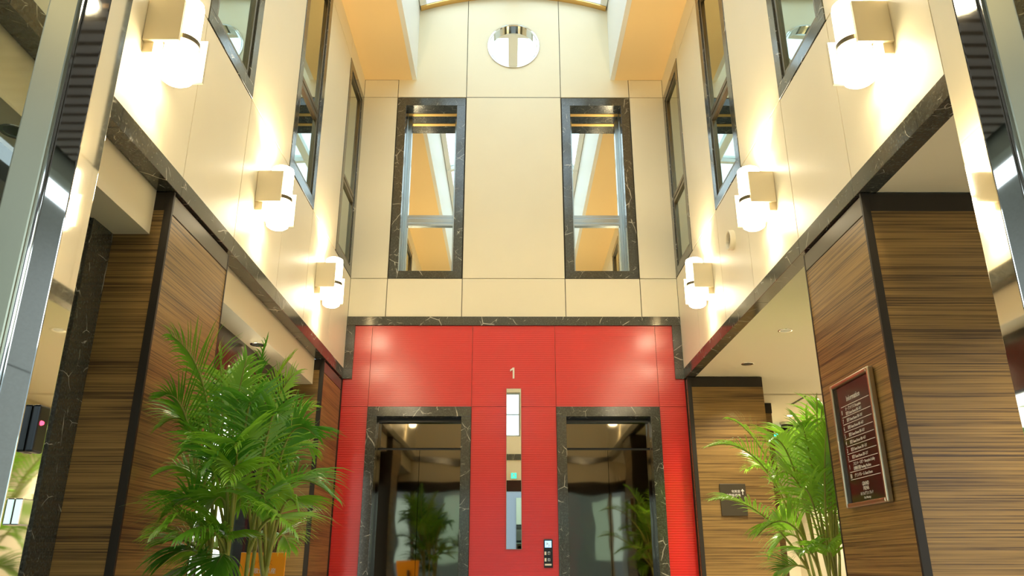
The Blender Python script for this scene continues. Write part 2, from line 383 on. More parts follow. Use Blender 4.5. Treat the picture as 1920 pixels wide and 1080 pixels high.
# ------------------------------------------------------------------ windows of the back wall
def back_window(s, name, label):
    e = empty(name, (s*0.876, YB, 3.52)); tag(e, label, kind='structure')
    x0, x1 = sorted((s*0.515, s*1.238)); z0, z1 = 3.522, 5.588; F = 0.09; yd = 7.36
    def b_(nm, mat, a, c, u, v, lo, hi, bev=0.0015): return under(box(nm, mat, a, c, u, v, lo, hi, bevel=bev), e)
    b_('frame_slab', 'marble', x0, x1, YB-0.004, yd, z0, z0+F-0.012); b_('frame_slab', 'marble', x0, x1, YB-0.004, yd, z1-F, z1)
    b_('frame_slab', 'marble', x0, x0+F, YB-0.004, yd, z0+F-0.012, z1-F); b_('frame_slab', 'marble', x1-F, x1, YB-0.004, yd, z0+F-0.012, z1-F)
    xa, xb, za, zb = x0+F, x1-F, z0+F-0.012, z1-F
    b_('gold_strip', 'gold', xa, xb, yd, yd+0.05, zb-0.004, zb+0.02)
    b_('head_slab', 'marble', xa, xb, yd+0.05, 7.52, zb, zb+0.03)
    b_('jamb', 'alum', xa-0.02, xa+0.004, yd, 7.50, za, zb); b_('jamb', 'alum', xb-0.004, xb+0.02, yd, 7.50, za, zb)
    b_('sill', 'alum', xa, xb, yd, 7.50, za-0.02, za+0.004)
    b_('sash', 'alum', xa+0.004, xa+0.034, 7.46, 7.50, za, zb); b_('sash', 'alum', xb-0.034, xb-0.004, 7.46, 7.50, za, zb)
    for a, c in ((4.205, 4.232), (4.238, 4.288), (4.294, 4.325)): b_('transom', 'alum', xa+0.03, xb-0.03, 7.455, 7.50, a, c)
    b_('pane', 'back_glass', xa+0.03, xb-0.03, 7.485, 7.495, za, 4.21, 0); b_('pane', 'back_glass', xa+0.03, xb-0.03, 7.485, 7.495, 4.32, zb, 0)
back_window(-1, 'window_%d' % nwin, 'tall window in the back wall left of the centre, black marble frame, mirrored panes')
back_window(1, 'window_%d' % (nwin+1), 'tall window in the back wall right of the centre, black marble frame, mirrored panes')
ph = empty('window_%d' % (nwin+2), (0, YB, 6.26)); tag(ph, 'round porthole with a chrome rim high on the back wall', kind='structure')
under(MB().lathe([(0.285, -0.012), (0.285, 0.0), (0.274, 0.0), (0.274, 0.11), (0.262, 0.11), (0.262, -0.006), (0.27, -0.012), (0.285, -0.012)], (0, YB, 6.26), 'Y', 64, False).build('rim', 'chrome', smooth=False), ph)
under(MB().lathe([(0.263, 0.055), (0.263, 0.065)], (0, YB, 6.26), 'Y', 64).build('pane', 'back_glass'), ph)

# ------------------------------------------------------------------ ceiling: soffits, cove and glazed vault
ce = empty('ceiling', (0, 4.2, ZC)); tag(ce, kind='structure')
for s in (-1, 1):
    under(box('soffit', 'soffit', s*1.10, s*(W+0.02), YS, YB, ZC, ZC+0.08), ce)
    under(box('cove_panel', 'white', s*1.052, s*1.0995, YS, YB, ZC+0.0005, 6.82), ce)
HW, Z0 = 1.06, 6.80; SL = math.atan(0.36); RR = HW/math.sin(SL); zc = Z0 - RR*math.cos(SL)
def arcp(t, r=RR): a = SL*t; return (r*math.sin(a), zc + r*math.cos(a))
def arch(y0, y1, r0, r1, mat, nm, par, t0=-1, t1=1, n=16):
    m = MB()
    for i in range(n+1):
        t = t0+(t1-t0)*i/n; a, b = arcp(t, r0), arcp(t, r1)
        m.v += [(a[0], y0, a[1]), (a[0], y1, a[1]), (b[0], y1, b[1]), (b[0], y0, b[1])]
    for i in range(n):
        p = 4*i
        for k in range(4): m.f.append((p+k, p+4+k, p+4+(k+1) % 4, p+(k+1) % 4))
    m.f.append((0, 1, 2, 3)); m.f.append((4*n+3, 4*n+2, 4*n+1, 4*n))
    o = m.build(nm, mat); under(o, par); return o
sk = empty('skylight', (0, 4.2, 6.8)); tag(sk, 'barrel-vaulted glass skylight with grey steel ribs over the hall', 'skylight')
ribs = [1.28, 2.60, 3.94, 5.28, 6.62, 7.16]
for y in ribs: arch(y-0.035, y+0.035, RR-0.06, RR+0.05, 'steelgrey', 'rib', sk)
arch(7.13, 7.199, RR-0.075, RR-0.055, 'gold', 'edge_strip', sk)
arch(1.24, 7.2, RR-0.05, RR+0.04, 'steelgrey', 'ridge_beam', sk, -0.055, 0.055, 2)
for s in (-1, 1): arch(1.24, 7.2, RR-0.05, RR+0.04, 'steelgrey', 'edge_beam', sk, *sorted((s*0.93, s*1.0)), 2)
for a, b in zip(ribs[:-1], ribs[1:]):
    for t0, t1 in ((-0.93, -0.055), (0.055, 0.93)):
        arch(a+0.035, b-0.035, RR, RR+0.012, 'skyglass', 'pane', sk, t0, t1, 6)

# ------------------------------------------------------------------ south (entrance) wall, seen in the reflections
sw = MB()
sw.box(-3.2, 4.2, YS-0.1, YS, 2.18, 2.508)
sw.box(-W-0.1, W+0.1, YS-0.1, YS, 2.508, 2.9)
sw.box(-W-0.1, -0.14, YS-0.1, YS, 2.9, 3.65); sw.box(0.14, W+0.1, YS-0.1, YS, 2.9, 3.65); sw.box(-W-0.1, W+0.1, YS-0.1, YS, 3.65, 7.15)
so = sw.build('wall_front', 'cream_flat'); tag(so, kind='structure')
hb = box('wall_front_header', 'dark', -3.2, 4.2, YS-0.1, YS, 2.0, 2.18); tag(hb, kind='structure')
tt = empty('trim_4'); tag(tt, kind='structure')
box('slab', 'marble', -W+0.004, 0, YS, YS+0.02, ZB0, ZB1, tt); box('slab', 'marble', 0.001, W-0.004, YS, YS+0.02, ZB0, ZB1, tt)
wn = empty('window_%d' % (nwin+3), (0, YS-0.05, 2.9)); tag(wn, 'narrow upright window above the entrance, seen in the mirror strip', kind='structure')
for a, c, lo, hi in ((-0.14, -0.115, 2.9, 3.65), (0.115, 0.14, 2.9, 3.65), (-0.115, 0.115, 2.9, 2.925), (-0.115, 0.115, 3.625, 3.65), (-0.115, 0.115, 3.27, 3.285)):
    under(box('sash', 'alum', a, c, YS-0.07, YS-0.03, lo, hi), wn)
under(box('pane', 'skyglass', -0.115, 0.115, YS-0.055, YS-0.05, 2.925, 3.625), wn)

# ------------------------------------------------------------------ entrance: mirror-polished posts, satin stiles, sidelights
for s, nm, sd in ((-1, 'door_1', 'left'), (1, 'door_2', 'right')):
    e = empty(nm, (s*0.71, 1.08, 0)); tag(e, '%s side of the glass entrance: polished steel post, satin stile and sidelight' % sd, kind='structure')
    def b_(n_, mat, a, c, u, v, lo, hi, bev=0.0): return under(box(n_, mat, s*a, s*c, u, v, lo, hi, bevel=bev), e)
    b_('post', 'post', 0.695, 0.736, 1.05, 1.112, 0, 2.0, 0.0015)
    b_('stile', 'satin', 0.740, 0.790, 1.040, 1.075, 0, 2.0, 0.003)
    b_('weather_seal', 'chrome', 0.736, 0.740, 1.045, 1.075, 0, 2.0)
    b_('sidelight_pane', 'glass', 0.790, 1.66, 1.060, 1.070, 0.08, 2.0)
    b_('outer_stile', 'satin', 1.66, 1.72, 1.045, 1.085, 0, 2.0)
    b_('bottom_rail', 'satin', 0.790, 1.66, 1.045, 1.085, 0, 0.08)
hd = box('trim_5', 'satin', -1.72, 1.72, 1.03, 1.10, 2.0, 2.06); tag(hd, kind='structure')
lk = empty('door_latch', (-0.69, 1.085, 1.03)); tag(lk, 'small black door latch with a red light on the left entrance post', 'latch')
under(box('latch_case', 'black', -0.695, -0.683, 1.066, 1.092, 0.995, 1.06, bevel=0.003), lk)
under(MB().lathe([(0.0035, 0), (0.0025, 0.003)], (-0.683, 1.074, 1.035), 'X', 12).build('indicator_light', 'red_led'), lk)
under(box('strike_plate', 'chrome', -0.695, -0.684, 1.07, 1.095, 0.90, 0.935, bevel=0.002), lk)

# canopy outside with ribbed soffit (reflected in the front faces of the posts)
cn = empty('canopy', (0, -1, 2.75)); tag(cn, 'ribbed grey-brown canopy over the entrance, outside behind the viewer', 'canopy')
M['canopy_slat'] = plain('canopy_slat', (0.22, 0.17, 0.13), 0.5)
under(box('deck', 'dark', -2.25, 2.25, -2.6, 1.03, 2.80, 2.86), cn)
y = 0.98; first = None
while y > -2.5:
    if first is None:
        first = box('slat', 'canopy_slat', -2.22, 2.22, -0.024, 0.024, 2.755, 2.795); o = first
    else: o = first.copy(); COL.objects.link(o)
    o.location = (0, y, 0); under(o, cn); y -= 0.072
for s in (-1, 1):
    under(box('fascia', 'satin', s*2.25, s*2.32, -2.6, 1.03, 2.66, 2.86), cn)
for x in (-1.58, 1.58):
    dl = empty('canopy_downlight', (x, -0.16, 2.75)); tag(dl, 'round downlight in the canopy slats, %s of the entrance' % ('left' if x < 0 else 'right'), 'downlight')
    under(MB().lathe([(0.07, -0.006), (0.085, -0.006), (0.085, 0.004), (0.07, 0.004), (0.07, -0.006)], (x, -0.16, 2.75), 'Z', 28, False).build('trim_ring', 'chrome'), dl)
    under(MB().lathe([(0.07, -0.003), (0.07, 0.0)], (x, -0.16, 2.75), 'Z', 28).build('lens', 'lampglow'), dl)
M['far_wall'] = plain('far_facade', (0.17, 0.19, 0.20), 0.6)
M['granite'] = plain('grey_granite', (0.30, 0.30, 0.26), 0.5, noise=0.5, nscale=120)
for s_, nm_ in ((-1, 'wall_porch_left'), (1, 'wall_porch_right')):
    g = MB().box(s_*2.42, s_*2.62, -2.6, 1.0, -0.02, 2.62).build(nm_, 'backing'); tag(g, kind='structure')
    for j in range(4):
        for k in range(3):
            box('granite_slab', 'granite', s_*2.39, s_*2.42, -2.6+0.9*j+0.003, -1.7+0.9*j-0.003, -0.02+0.88*k+0.003, 0.86+0.88*k-0.003, g)
# street front across the road
st = MB().box(-14, 14, -15.6, -15.2, 0, 5).build('building', 'far_wall'); tag(st, 'pale building across the street, seen only in reflections', 'building')
for k in range(8):
    f = box('window', 'side_glass', -11+2.8*k, -9.2+2.8*k, -15.22, -15.17, 1.0, 3.2, st)

# ------------------------------------------------------------------ lifts
def lift(s, name, label):
    e = empty(name, (s*0.877, YB, 0)); tag(e, label, kind='structure')
    def b_(n_, mat, a, c, u, v, lo, hi, bev=0.0): return under(box(n_, mat, s*a, s*c, u, v, lo, hi, bevel=bev), e)
    b_('frame_slab', 'marble', 0.396, 0.486, YB-0.018, 7.29, 0, 2.153, 0.002); b_('frame_slab', 'marble', 1.268, 1.3585, YB-0.018, 7.29, 0, 2.153, 0.002)
    b_('frame_slab', 'marble', 0.396, 1.3585, YB-0.018, 7.29, 2.153, 2.243, 0.002)
    b_('soffit_plate', 'black', 0.486, 1.268, 7.29, 7.36, 2.115, 2.19)
    b_('jamb', 'doorsteel', 0.480, 0.492, 7.29, 7.36, 0, 2.115); b_('jamb', 'doorsteel', 1.262, 1.274, 7.29, 7.36, 0, 2.115)
    b_('transom_panel', 'doorsteel', 0.486, 1.268, 7.335, 7.36, 1.885, 2.115)
    b_('door_gap', 'black', 0.486, 1.268, 7.35, 7.40, 1.862, 1.885)
    b_('door_panel', 'doorsteel', 0.490, 0.875, 7.345, 7.37, 0.005, 1.865); b_('door_panel', 'doorsteel', 0.879, 1.264, 7.345, 7.37, 0.005, 1.865)
    b_('shaft_cover', 'black', 0.40, 1.355, 7.40, 7.42, 0, 2.24)
lift(-1, 'door_3', 'left lift doorway in the red wall, black marble frame, dark mirrored doors')
lift(1, 'door_4', 'right lift doorway in the red wall, black marble frame, dark mirrored doors')
ms = empty('mirror_strip', (0, YB-0.01, 0.985)); tag(ms, 'tall narrow mirror strip set in the red wall between the two lifts', 'mirror')
under(box('mirror_glass', 'back_glass', -0.066, 0.066, YB-0.010, YB-0.003, 0.987, 2.413), ms)
for a, c, lo, hi in ((-0.069, -0.066, 0.985, 2.415), (0.066, 0.069, 0.985, 2.415), (-0.066, 0.066, 0.985, 0.987), (-0.066, 0.066, 2.413, 2.415)):
    under(box('edge_trim', 'brass', a, c, YB-0.012, YB-0.002, lo, hi), ms)
nm = MB().box(-0.010, 0.006, YB-0.014, YB-0.003, 2.512, 2.616)
nm.v += [(x, y, z) for y in (YB-0.014, YB-0.003) for x, z in ((-0.010, 2.614), (-0.034, 2.596), (-0.034, 2.580), (-0.010, 2.596))]
nm.f += [(8, 9, 10, 11), (15, 14, 13, 12), (8, 12, 13, 9), (9, 13, 14, 10), (10, 14, 15, 11)]
n1 = nm.build('floor_number', 'ink')
tag(n1, 'white number 1 on the red wall above the mirror strip', 'number')
cp = empty('call_panel', (0.30, YB, 0.83)); tag(cp, 'slim black lift call panel with two buttons and wheelchair sign beside the right lift', 'call panel')
under(box('panel_plate', 'black', 0.262, 0.340, YB-0.012, YB-0.003, 0.832, 1.065, bevel=0.002), cp)
under(box('top_edge', 'chrome', 0.262, 0.340, YB-0.013, YB-0.003, 1.065, 1.069), cp)
under(box('lit_sign', 'bluelit', 0.272, 0.330, YB-0.0135, YB-0.012, 1.000, 1.056), cp)
wc = MB().lathe([(0.010, 0), (0.014, 0), (0.014, -0.001), (0.010, -0.001), (0.010, 0)], (0.299, YB-0.0137, 1.017), 'Y', 20, False)
wc.box(0.288, 0.293, YB-0.0147, YB-0.0137, 1.020, 1.046).box(0.288, 0.306, YB-0.0147, YB-0.0137, 1.030, 1.034).box(0.304, 0.312, YB-0.0147, YB-0.0137, 1.012, 1.018)
under(wc.build('wheelchair_symbol', 'ink'), cp)
for z in (0.952, 0.898):
    b1 = box('button', 'chrome', 0.296, 0.318, YB-0.017, YB-0.012, z-0.012, z+0.012, bevel=0.002); under(b1, cp)
    under(box('button_label', 'ink', 0.268, 0.284, YB-0.0130, YB-0.012, z-0.014, z+0.014), cp)
under(box('label_strip', 'ink', 0.270, 0.328, YB-0.0130, YB-0.012, 0.851, 0.865), cp)

# ------------------------------------------------------------------ veneered columns
def column(name, s, y0, y1, xw, label, edge=True, htop=2.505, zcap=2.412):
    e = empty(name, (s*(W+xw/2), (y0+y1)/2, 0)); tag(e, label, 'column')
    x0, x1 = W+0.006, W+xw
    def b_(n_, mat, a, c, u, v, lo, hi, bev=0.0): return under(box(n_, mat, s*a, s*c, u, v, lo, hi, bevel=bev), e)
    b_('core', 'dark', x0+0.01, x1, y0+0.01, y1, 0, htop)
    b_('front_panel', 'wood', x0+0.034, x1, y0, y0+0.01, 0, zcap)
    b_('side_panel', 'wood', x0, x0+0.01, y0+0.012, y1-0.012, 0, zcap-0.02)
    b_('corner_trim', 'darktrim', x0-0.003, x0+0.034, y0-0.004, y0+0.012, 0, htop, 0.0015)
    b_('cap_trim', 'darktrim', x0+0.034, x1, y0-0.002, y0+0.01, zcap, htop, 0.0015)
    b_('side_cap', 'satin_dark', x0-0.001, x0+0.01, y0+0.012, y1-0.012, zcap-0.015, htop-0.015, 0.0015)
    if edge: b_('back_trim', 'darktrim', x0-0.002, x0+0.012, y1-0.012, y1, 0, htop-0.015)
    return e
M['satin_dark'] = plain('smoked_metal_cap', (0.16, 0.14, 0.11), 0.3, 0.6)
column('column', -1, 3.30, 4.06, 0.26, 'front left column in dark zebra-striped wood behind the palm')
column('column', 1, 3.30, 4.06, 0.90, 'front right column in zebra-striped wood carrying the information board')
column('column', -1, 6.45, 7.17, 0.26, 'far left column in zebra-striped wood beside the red wall')
column('column', 1, 7.10, 7.17, 0.70, 'far right column in zebra-striped wood with the small direction sign')

# ------------------------------------------------------------------ left side: bulkheads and marble shop front
bh = empty('trim_6'); tag(bh, kind='structure')
box('bulkhead', 'cream_flat', -1.90, -1.700, 1.22, 3.298, 2.29, 2.60, bh); box('bulkhead', 'cream_flat', -1.90, -1.700, 4.062, 6.448, 2.29, 2.60, bh)
box('sky_leak_blocker', 'dark', -2.1, -1.772, 1.15, YB, 2.602, 2.70, bh)  # unseen slab added above the bulkheads to stop sky light leaking in
lw = box('wall_side_left', 'dark', -2.0, -1.90, 1.15, YB, 0, 2.6); tag(lw, kind='structure')
for a, b, z1_, mt in ((3.12, 3.298, 2.29, 'marble'), (2.96, 3.118, 2.29, 'marble'), (1.25, 2.958, 2.29, 'dark_gloss')):
    M.setdefault('dark_gloss', plain('dark_gloss', (0.008, 0.008, 0.008), 0.06))
    box('jamb_slab' if mt == 'marble' else 'dark_glass', mt, -1.90, -1.866 if a > 3.1 else -1.876, a, b, 0, z1_, lw)
box('fascia_panel', 'dark', -1.90, -1.862, 4.062, 6.448, 1.92, 2.29, lw)
box('shop_panel', 'dark_gloss', -1.90, -1.866, 5.30, 6.448, 0, 1.92, lw)
sb = empty('shop_window', (-1.87, 4.68, 0.3)); tag(sb, 'backlit white blind in the shop window behind the left palm', 'window')
under(box('blind', 'blind', -1.895, -1.885, 4.32, 5.27, 0.25, 1.90), sb)
for a, c in ((4.062, 4.32), (4.79, 4.82), (5.27, 5.30)): under(box('mullion', 'darktrim', -1.895, -1.862, a, c, 0.25, 1.92), sb)
under(box('sill', 'darktrim', -1.895, -1.862, 4.062, 5.30, 0.0, 0.25), sb)
# emblem: framed kanji-like mark on the fascia
eb = empty('shop_emblem', (-1.86, 5.22, 2.04)); tag(eb, 'white square character emblem on the dark fascia above the left palm', 'sign')
gm = MB()
ey, ez = 5.22, 2.04
def ebar(y0, y1, z0, z1): gm.box(-1.862, -1.854, ey+1.35*y0, ey+1.35*y1, ez+0.7*z0, ez+0.7*z1)
for a in ((-0.09, 0.09, 0.105, 0.115), (-0.09, 0.09, -0.115, -0.105), (-0.09, -0.08, -0.105, 0.105), (0.08, 0.09, -0.105, 0.105)): ebar(*a)
for a in ((-0.045, -0.035, -0.08, 0.08), (-0.035, 0.055, 0.065, 0.075), (-0.035, 0.055, 0.03, 0.04), (-0.035, 0.055, -0.005, 0.005), (0.0, 0.055, -0.04, -0.03), (0.0, 0.055, -0.08, -0.07), (0.0, 0.01, -0.07, -0.04), (0.045, 0.055, -0.07, -0.04)): ebar(*a)
under(gm.build('emblem_strokes', 'ink'), eb)
bl = empty('lit_notice', (-1.86, 6.19, 1.35)); tag(bl, 'small cream lit notice on the shop front, glimpsed through the left palm', 'notice')
under(box('notice_case', 'darktrim', -1.866, -1.850, 6.06, 6.32, 1.35, 1.48, bevel=0.002), bl)
M['noticeglow'] = emis('notice_glow', (1.0, 0.86, 0.5), 1.0)
under(box('notice_face', 'noticeglow', -1.852, -1.847, 6.08, 6.30, 1.365, 1.465), bl)
# ------------------------------------------------------------------ right side room
rc = empty('ceiling_side', (2.7, 5, 2.5)); tag(rc, kind='structure')
under(box('ceiling_panel', 'cream_flat', 1.695, 4.1, 1.2, 7.88, 2.512, 2.62), rc)
under(box('ceiling_panel', 'cream_flat', 1.695, 4.1, 7.89, 11.1, 2.500, 2.62), rc)
rw = box('wall_side_right', 'cream_flat', 3.72, 3.85, 1.15, 11.1, 0, 2.52); tag(rw, kind='structure')
box('dado_panel', 'cream_flat', 3.70, 3.72, 1.2, 11.0, 0, 2.30, rw); box('top_trim', 'darktrim', 3.69, 3.72, 1.2, 11.0, 2.30, 2.40, rw)
rb = box('wall_side_back', 'cream_flat', 1.6, 4.1, 10.6, 10.7, 0, 2.52); tag(rb, kind='structure')
ri = box('wall_side_inner', 'dark', 1.70, 1.80, 7.66, 10.6, 0, 2.5); tag(ri, kind='structure')
p5 = empty('column', (2.6, 8.4, 0)); tag(p5, 'dark column end deep in the right corridor, behind the far right column', 'column')
under(box('front_panel', 'wood', 1.85, 2.77, 8.30, 8.45, 0, 2.39), p5); under(box('cap_trim', 'darktrim', 1.85, 2.775, 8.295, 8.45, 2.39, 2.499), p5)
# downlights
def downlight(x, y, z, label, lit, watts=DOWN_W):
    e = empty('downlight', (x, y, z)); tag(e, label, 'downlight')
    under(MB().lathe([(0.038, -0.001), (0.050, -0.004), (0.055, 0.0), (0.052, 0.003), (0.038, 0.003), (0.038, -0.001)], (x, y, z), 'Z', 28, False).build('trim_ring', 'chrome', smooth=True), e)
    under(MB().lathe([(0.038, -0.0005), (0.038, 0.0)], (x, y, z), 'Z', 28).build('lens', 'lampglow' if lit else 'alum'), e)
    if watts:
        l = bpy.data.lights.new('downlight_beam', 'SPOT'); l.energy = watts*7; l.color = (1.0, 0.90, 0.70); l.spot_size = math.radians(120); l.spot_blend = 0.8; l.shadow_soft_size = 0.04
        lo = bpy.data.objects.new('downlight_beam', l); COL.objects.link(lo); lo.location = (x, y, z-0.02); under(lo, e)
downlight(2.03, 5.60, 2.512, 'nearer chrome downlight in the right-hand ceiling above the palm', False, 24)
downlight(2.04, 6.62, 2.512, 'farther chrome downlight in the right-hand ceiling, towards the red wall', False, 7)
downlight(3.24, 9.05, 2.500, 'glowing downlight at the far end of the right corridor', True, 30)
downlight(2.6, 2.4, 2.512, 'downlight of the right side bay before the front column', True, 17)
downlight(-1.78, 5.2, 2.29, 'downlight under the left bulkhead above the shop window', False, 10)
downlight(-1.78, 2.4, 2.29, 'downlight under the left bulkhead near the entrance', False, 1.5)
for i, (a, b) in enumerate(((( 2.53, 7.93), (2.53, 8.35)), ((3.02, 7.93), (3.02, 8.35)))):
    o = MB().box(a[0]-0.012, a[0]+0.012, a[1], b[1], 2.494, 2.4995).build('air_diffuser', 'black'); tag(o, ['left', 'right'][i]+' dark slot diffuser in the corridor ceiling', 'diffuser')
dc = empty('dome_camera', (3.35, 9.5, 2.45)); tag(dc, 'small dark dome camera under the corridor ceiling', 'camera')
under(MB().lathe([(0.07, 0.06), (0.075, 0.0), (0.06, -0.04), (0.035, -0.065), (0.005, -0.075)], (3.35, 9.5, 2.44), 'Z', 20).build('dome', 'black', smooth=True), dc)
under(MB().lathe([(0.085, 0.0), (0.085, 0.03)], (3.35, 9.5, 2.47), 'Z', 20).build('mount', 'white'), dc)
xs = empty('exit_sign', (3.2, 9.9, 2.40)); tag(xs, 'small green lit exit sign hanging in the right corridor', 'exit sign')
under(box('sign_case', 'exitglow', 3.22, 3.50, 9.85, 9.88, 2.30, 2.42, bevel=0.003), xs); under(box('hanger', 'alum', 3.35, 3.37, 9.86, 9.87, 2.42, 2.50), xs)
x2 = empty('exit_sign', (0.03, YS+0.05, 2.25)); tag(x2, 'green running-man exit sign over the entrance, seen in the mirror strip', 'exit sign')
under(box('sign_case', 'white', -0.020, 0.080, YS+0.005, YS+0.03, 2.20, 2.30, bevel=0.003), x2)
under(box('sign_face', 'exitglow', -0.015, 0.075, YS+0.03, YS+0.033, 2.205, 2.295), x2)
rm = MB(); yy0, yy1 = YS+0.033, YS+0.035
rm.lathe([(0.007, 0), (0.007, 0.002)], (0.030, yy0, 2.282), 'Y', 12)
for q in ((0.022, 0.038, 2.245, 2.272), (0.010, 0.024, 2.236, 2.245), (0.036, 0.044, 2.215, 2.245), (0.004, 0.010, 2.215, 2.240), (0.038, 0.052, 2.256, 2.264), (0.010, 0.022, 2.258, 2.266)): rm.box(q[0], q[1], yy0, yy1, q[2], q[3])
under(rm.build('running_figure', 'ink'), x2)
# round vent ring on the right wall
vr = empty('wall_vent', (W, 5.29, 3.12)); tag(vr, 'small round cream vent ring on the right wall below the third window', 'vent')
under(MB().lathe([(0.076, 0.0), (0.076, -0.034), (0.072, -0.038), (0.064, -0.038), (0.060, -0.032), (0.060, 0.0)], (W, 5.29, 3.115), 'X', 36, False).build('ring', 'cream_flat', smooth=True), vr)
under(MB().lathe([(0.060, -0.006), (0.060, -0.003)], (W, 5.29, 3.115), 'X', 36).build('core_disc', 'satin_dark'), vr)  # dark disc: shade inside the ring put into its colour

# ------------------------------------------------------------------ information board
X0 = W+0.004
pq = empty('information_board', (W, 3.70, 1.11)); tag(pq, 'dark brown floor guide board in a brass frame on the front right column', 'sign')
y0, y1, z0, z1 = 3.475, 3.925, 1.12, 1.735
under(box('board', 'plaque', X0-0.014, X0, y0, y1, z0, z1), pq)
fw = 0.024
for u, v, lo, hi in ((y0-fw, y0, z0-fw, z1+fw), (y1, y1+fw, z0-fw, z1+fw), (y0, y1, z0-fw, z0), (y0, y1, z1, z1+fw)):
    under(box('frame_bar', 'brass', X0-0.030, X0, u, v, lo, hi, bevel=0.006), pq)
xf = X0-0.0145
def ptext(b, size, y, z, sx=1.0, al='LEFT'):
    o = text(b, size, 'ink', face_west(xf, y, z), None, depth=0.0004, align=al, sx=sx); under(o, pq); return o
def rule(z): under(box('rule_line', 'ink', xf-0.0008, xf, 3.515, 3.865, z-0.0014, z+0.0014), pq)
ptext('Information', 0.040, 3.70, 1.655, 0.9, 'CENTER')
zr = 1.622; rule(zr)
rows = [('8', ['オープンテラス Reception', '客室 Guest Room 801~817'])] + [(str(k), ['客室 Guest Room %d01~%d17' % (k, k)]) for k in (7, 6, 5, 4, 3, 2)] + [('1', ['フロント・ロビー Reception Lobby', '自動販売機 Vending Machine']), ('B1', ['グランドルーム Guest Room'])]
for num, ls in rows:
    h = 0.056 if len(ls) == 2 else 0.039
    ptext(num, 0.034, 3.868, zr-h/2-0.002, 0.7)
    for j, t_ in enumerate(ls):
        ptext(t_, 0.0215, 3.815, zr-h/2-0.002+(0.012 if len(ls) == 2 and j == 0 else (-0.012 if len(ls) == 2 else 0)), 0.80)
    zr -= h; rule(zr)
ptext('GRAND', 0.028, 3.70, 1.205, 0.8, 'CENTER'); ptext('FRENA', 0.028, 3.70, 1.182, 0.8, 'CENTER')
ptext('ホテルグランフレナ', 0.020, 3.70, 1.157, 0.85, 'CENTER'); ptext('City Meetings', 0.016, 3.70, 1.137, 0.9, 'CENTER')
fit = Matrix.Translation((0, 3.665, 1.4075)) @ Matrix.Diagonal((1, 0.893, 0.902, 1)) @ Matrix.Translation((0, -3.70, -1.4275))
for ch in COL.objects:
    if ch.parent == pq: ch.data.transform(fit)
# direction sign
M['sign_brown'] = plain('sign_brown', (0.055, 0.042, 0.022), 0.4)
ds = empty('direction_sign', (1.95, 7.10, 1.26)); tag(ds, 'small dark square direction sign with an upward arrow on the far right column', 'sign')
under(box('sign_plate', 'sign_brown', 1.825, 2.055, 7.086, 7.099, 1.262, 1.535, bevel=0.002), ds)
for b_, z in (('化粧室', 1.468), ('自動販売機', 1.435)):
    o = text(b_, 0.026, 'ink', face_south(2.005 if b_ != '化粧室' else 2.005, 7.0855, z), None, depth=0.0004, align='RIGHT'); under(o, ds)
am = MB().box(2.022, 2.028, 7.0845, 7.086, 1.44, 1.475)
am.v += [(2.010, 7.0845, 1.470), (2.040, 7.0845, 1.470), (2.025, 7.0845, 1.492)]; am.f.append((8, 9, 10))
under(am.build('arrow', 'ink'), ds)
# orange poster on a stand
po = empty('poster_stand', (-1.20, 4.35, 0)); tag(po, 'orange drink poster on a floor stand behind the left palm', 'poster')
tl = at(452, 1038, 4.30); tr = at(536, 1036, 4.30)
px0, px1, pzt = tl.x, tr.x, tr.z
under(box('board', 'orange', px0, px1, 4.30, 4.312, pzt-0.62, pzt, bevel=0.001), po)
under(box('pole', 'alum', (px0+px1)/2-0.012, (px0+px1)/2+0.012, 4.315, 4.34, 0.02, pzt-0.1), po)
under(MB().lathe([(0.15, 0.0), (0.15, 0.012), (0.03, 0.025)], ((px0+px1)/2, 4.33, 0), 'Z', 28).build('base', 'alum'), po)
xm = (px0+px1)/2
for b_, sz, dz, mt in (('香り高く', 0.030, 0.052, 'orange_ink'), ('和歌山県産', 0.030, 0.092, 'ink'), ('紀州みかんのミルク珈琲', 0.036, 0.135, 'ink')):
    w_ = len(b_)*sz*0.98; sx = min(1.0, (px1-px0-0.02)/w_)
    under(text(b_, sz, mt, face_south(xm, 4.299, pzt-dz), None, depth=0.0004, align='CENTER', sx=sx), po)

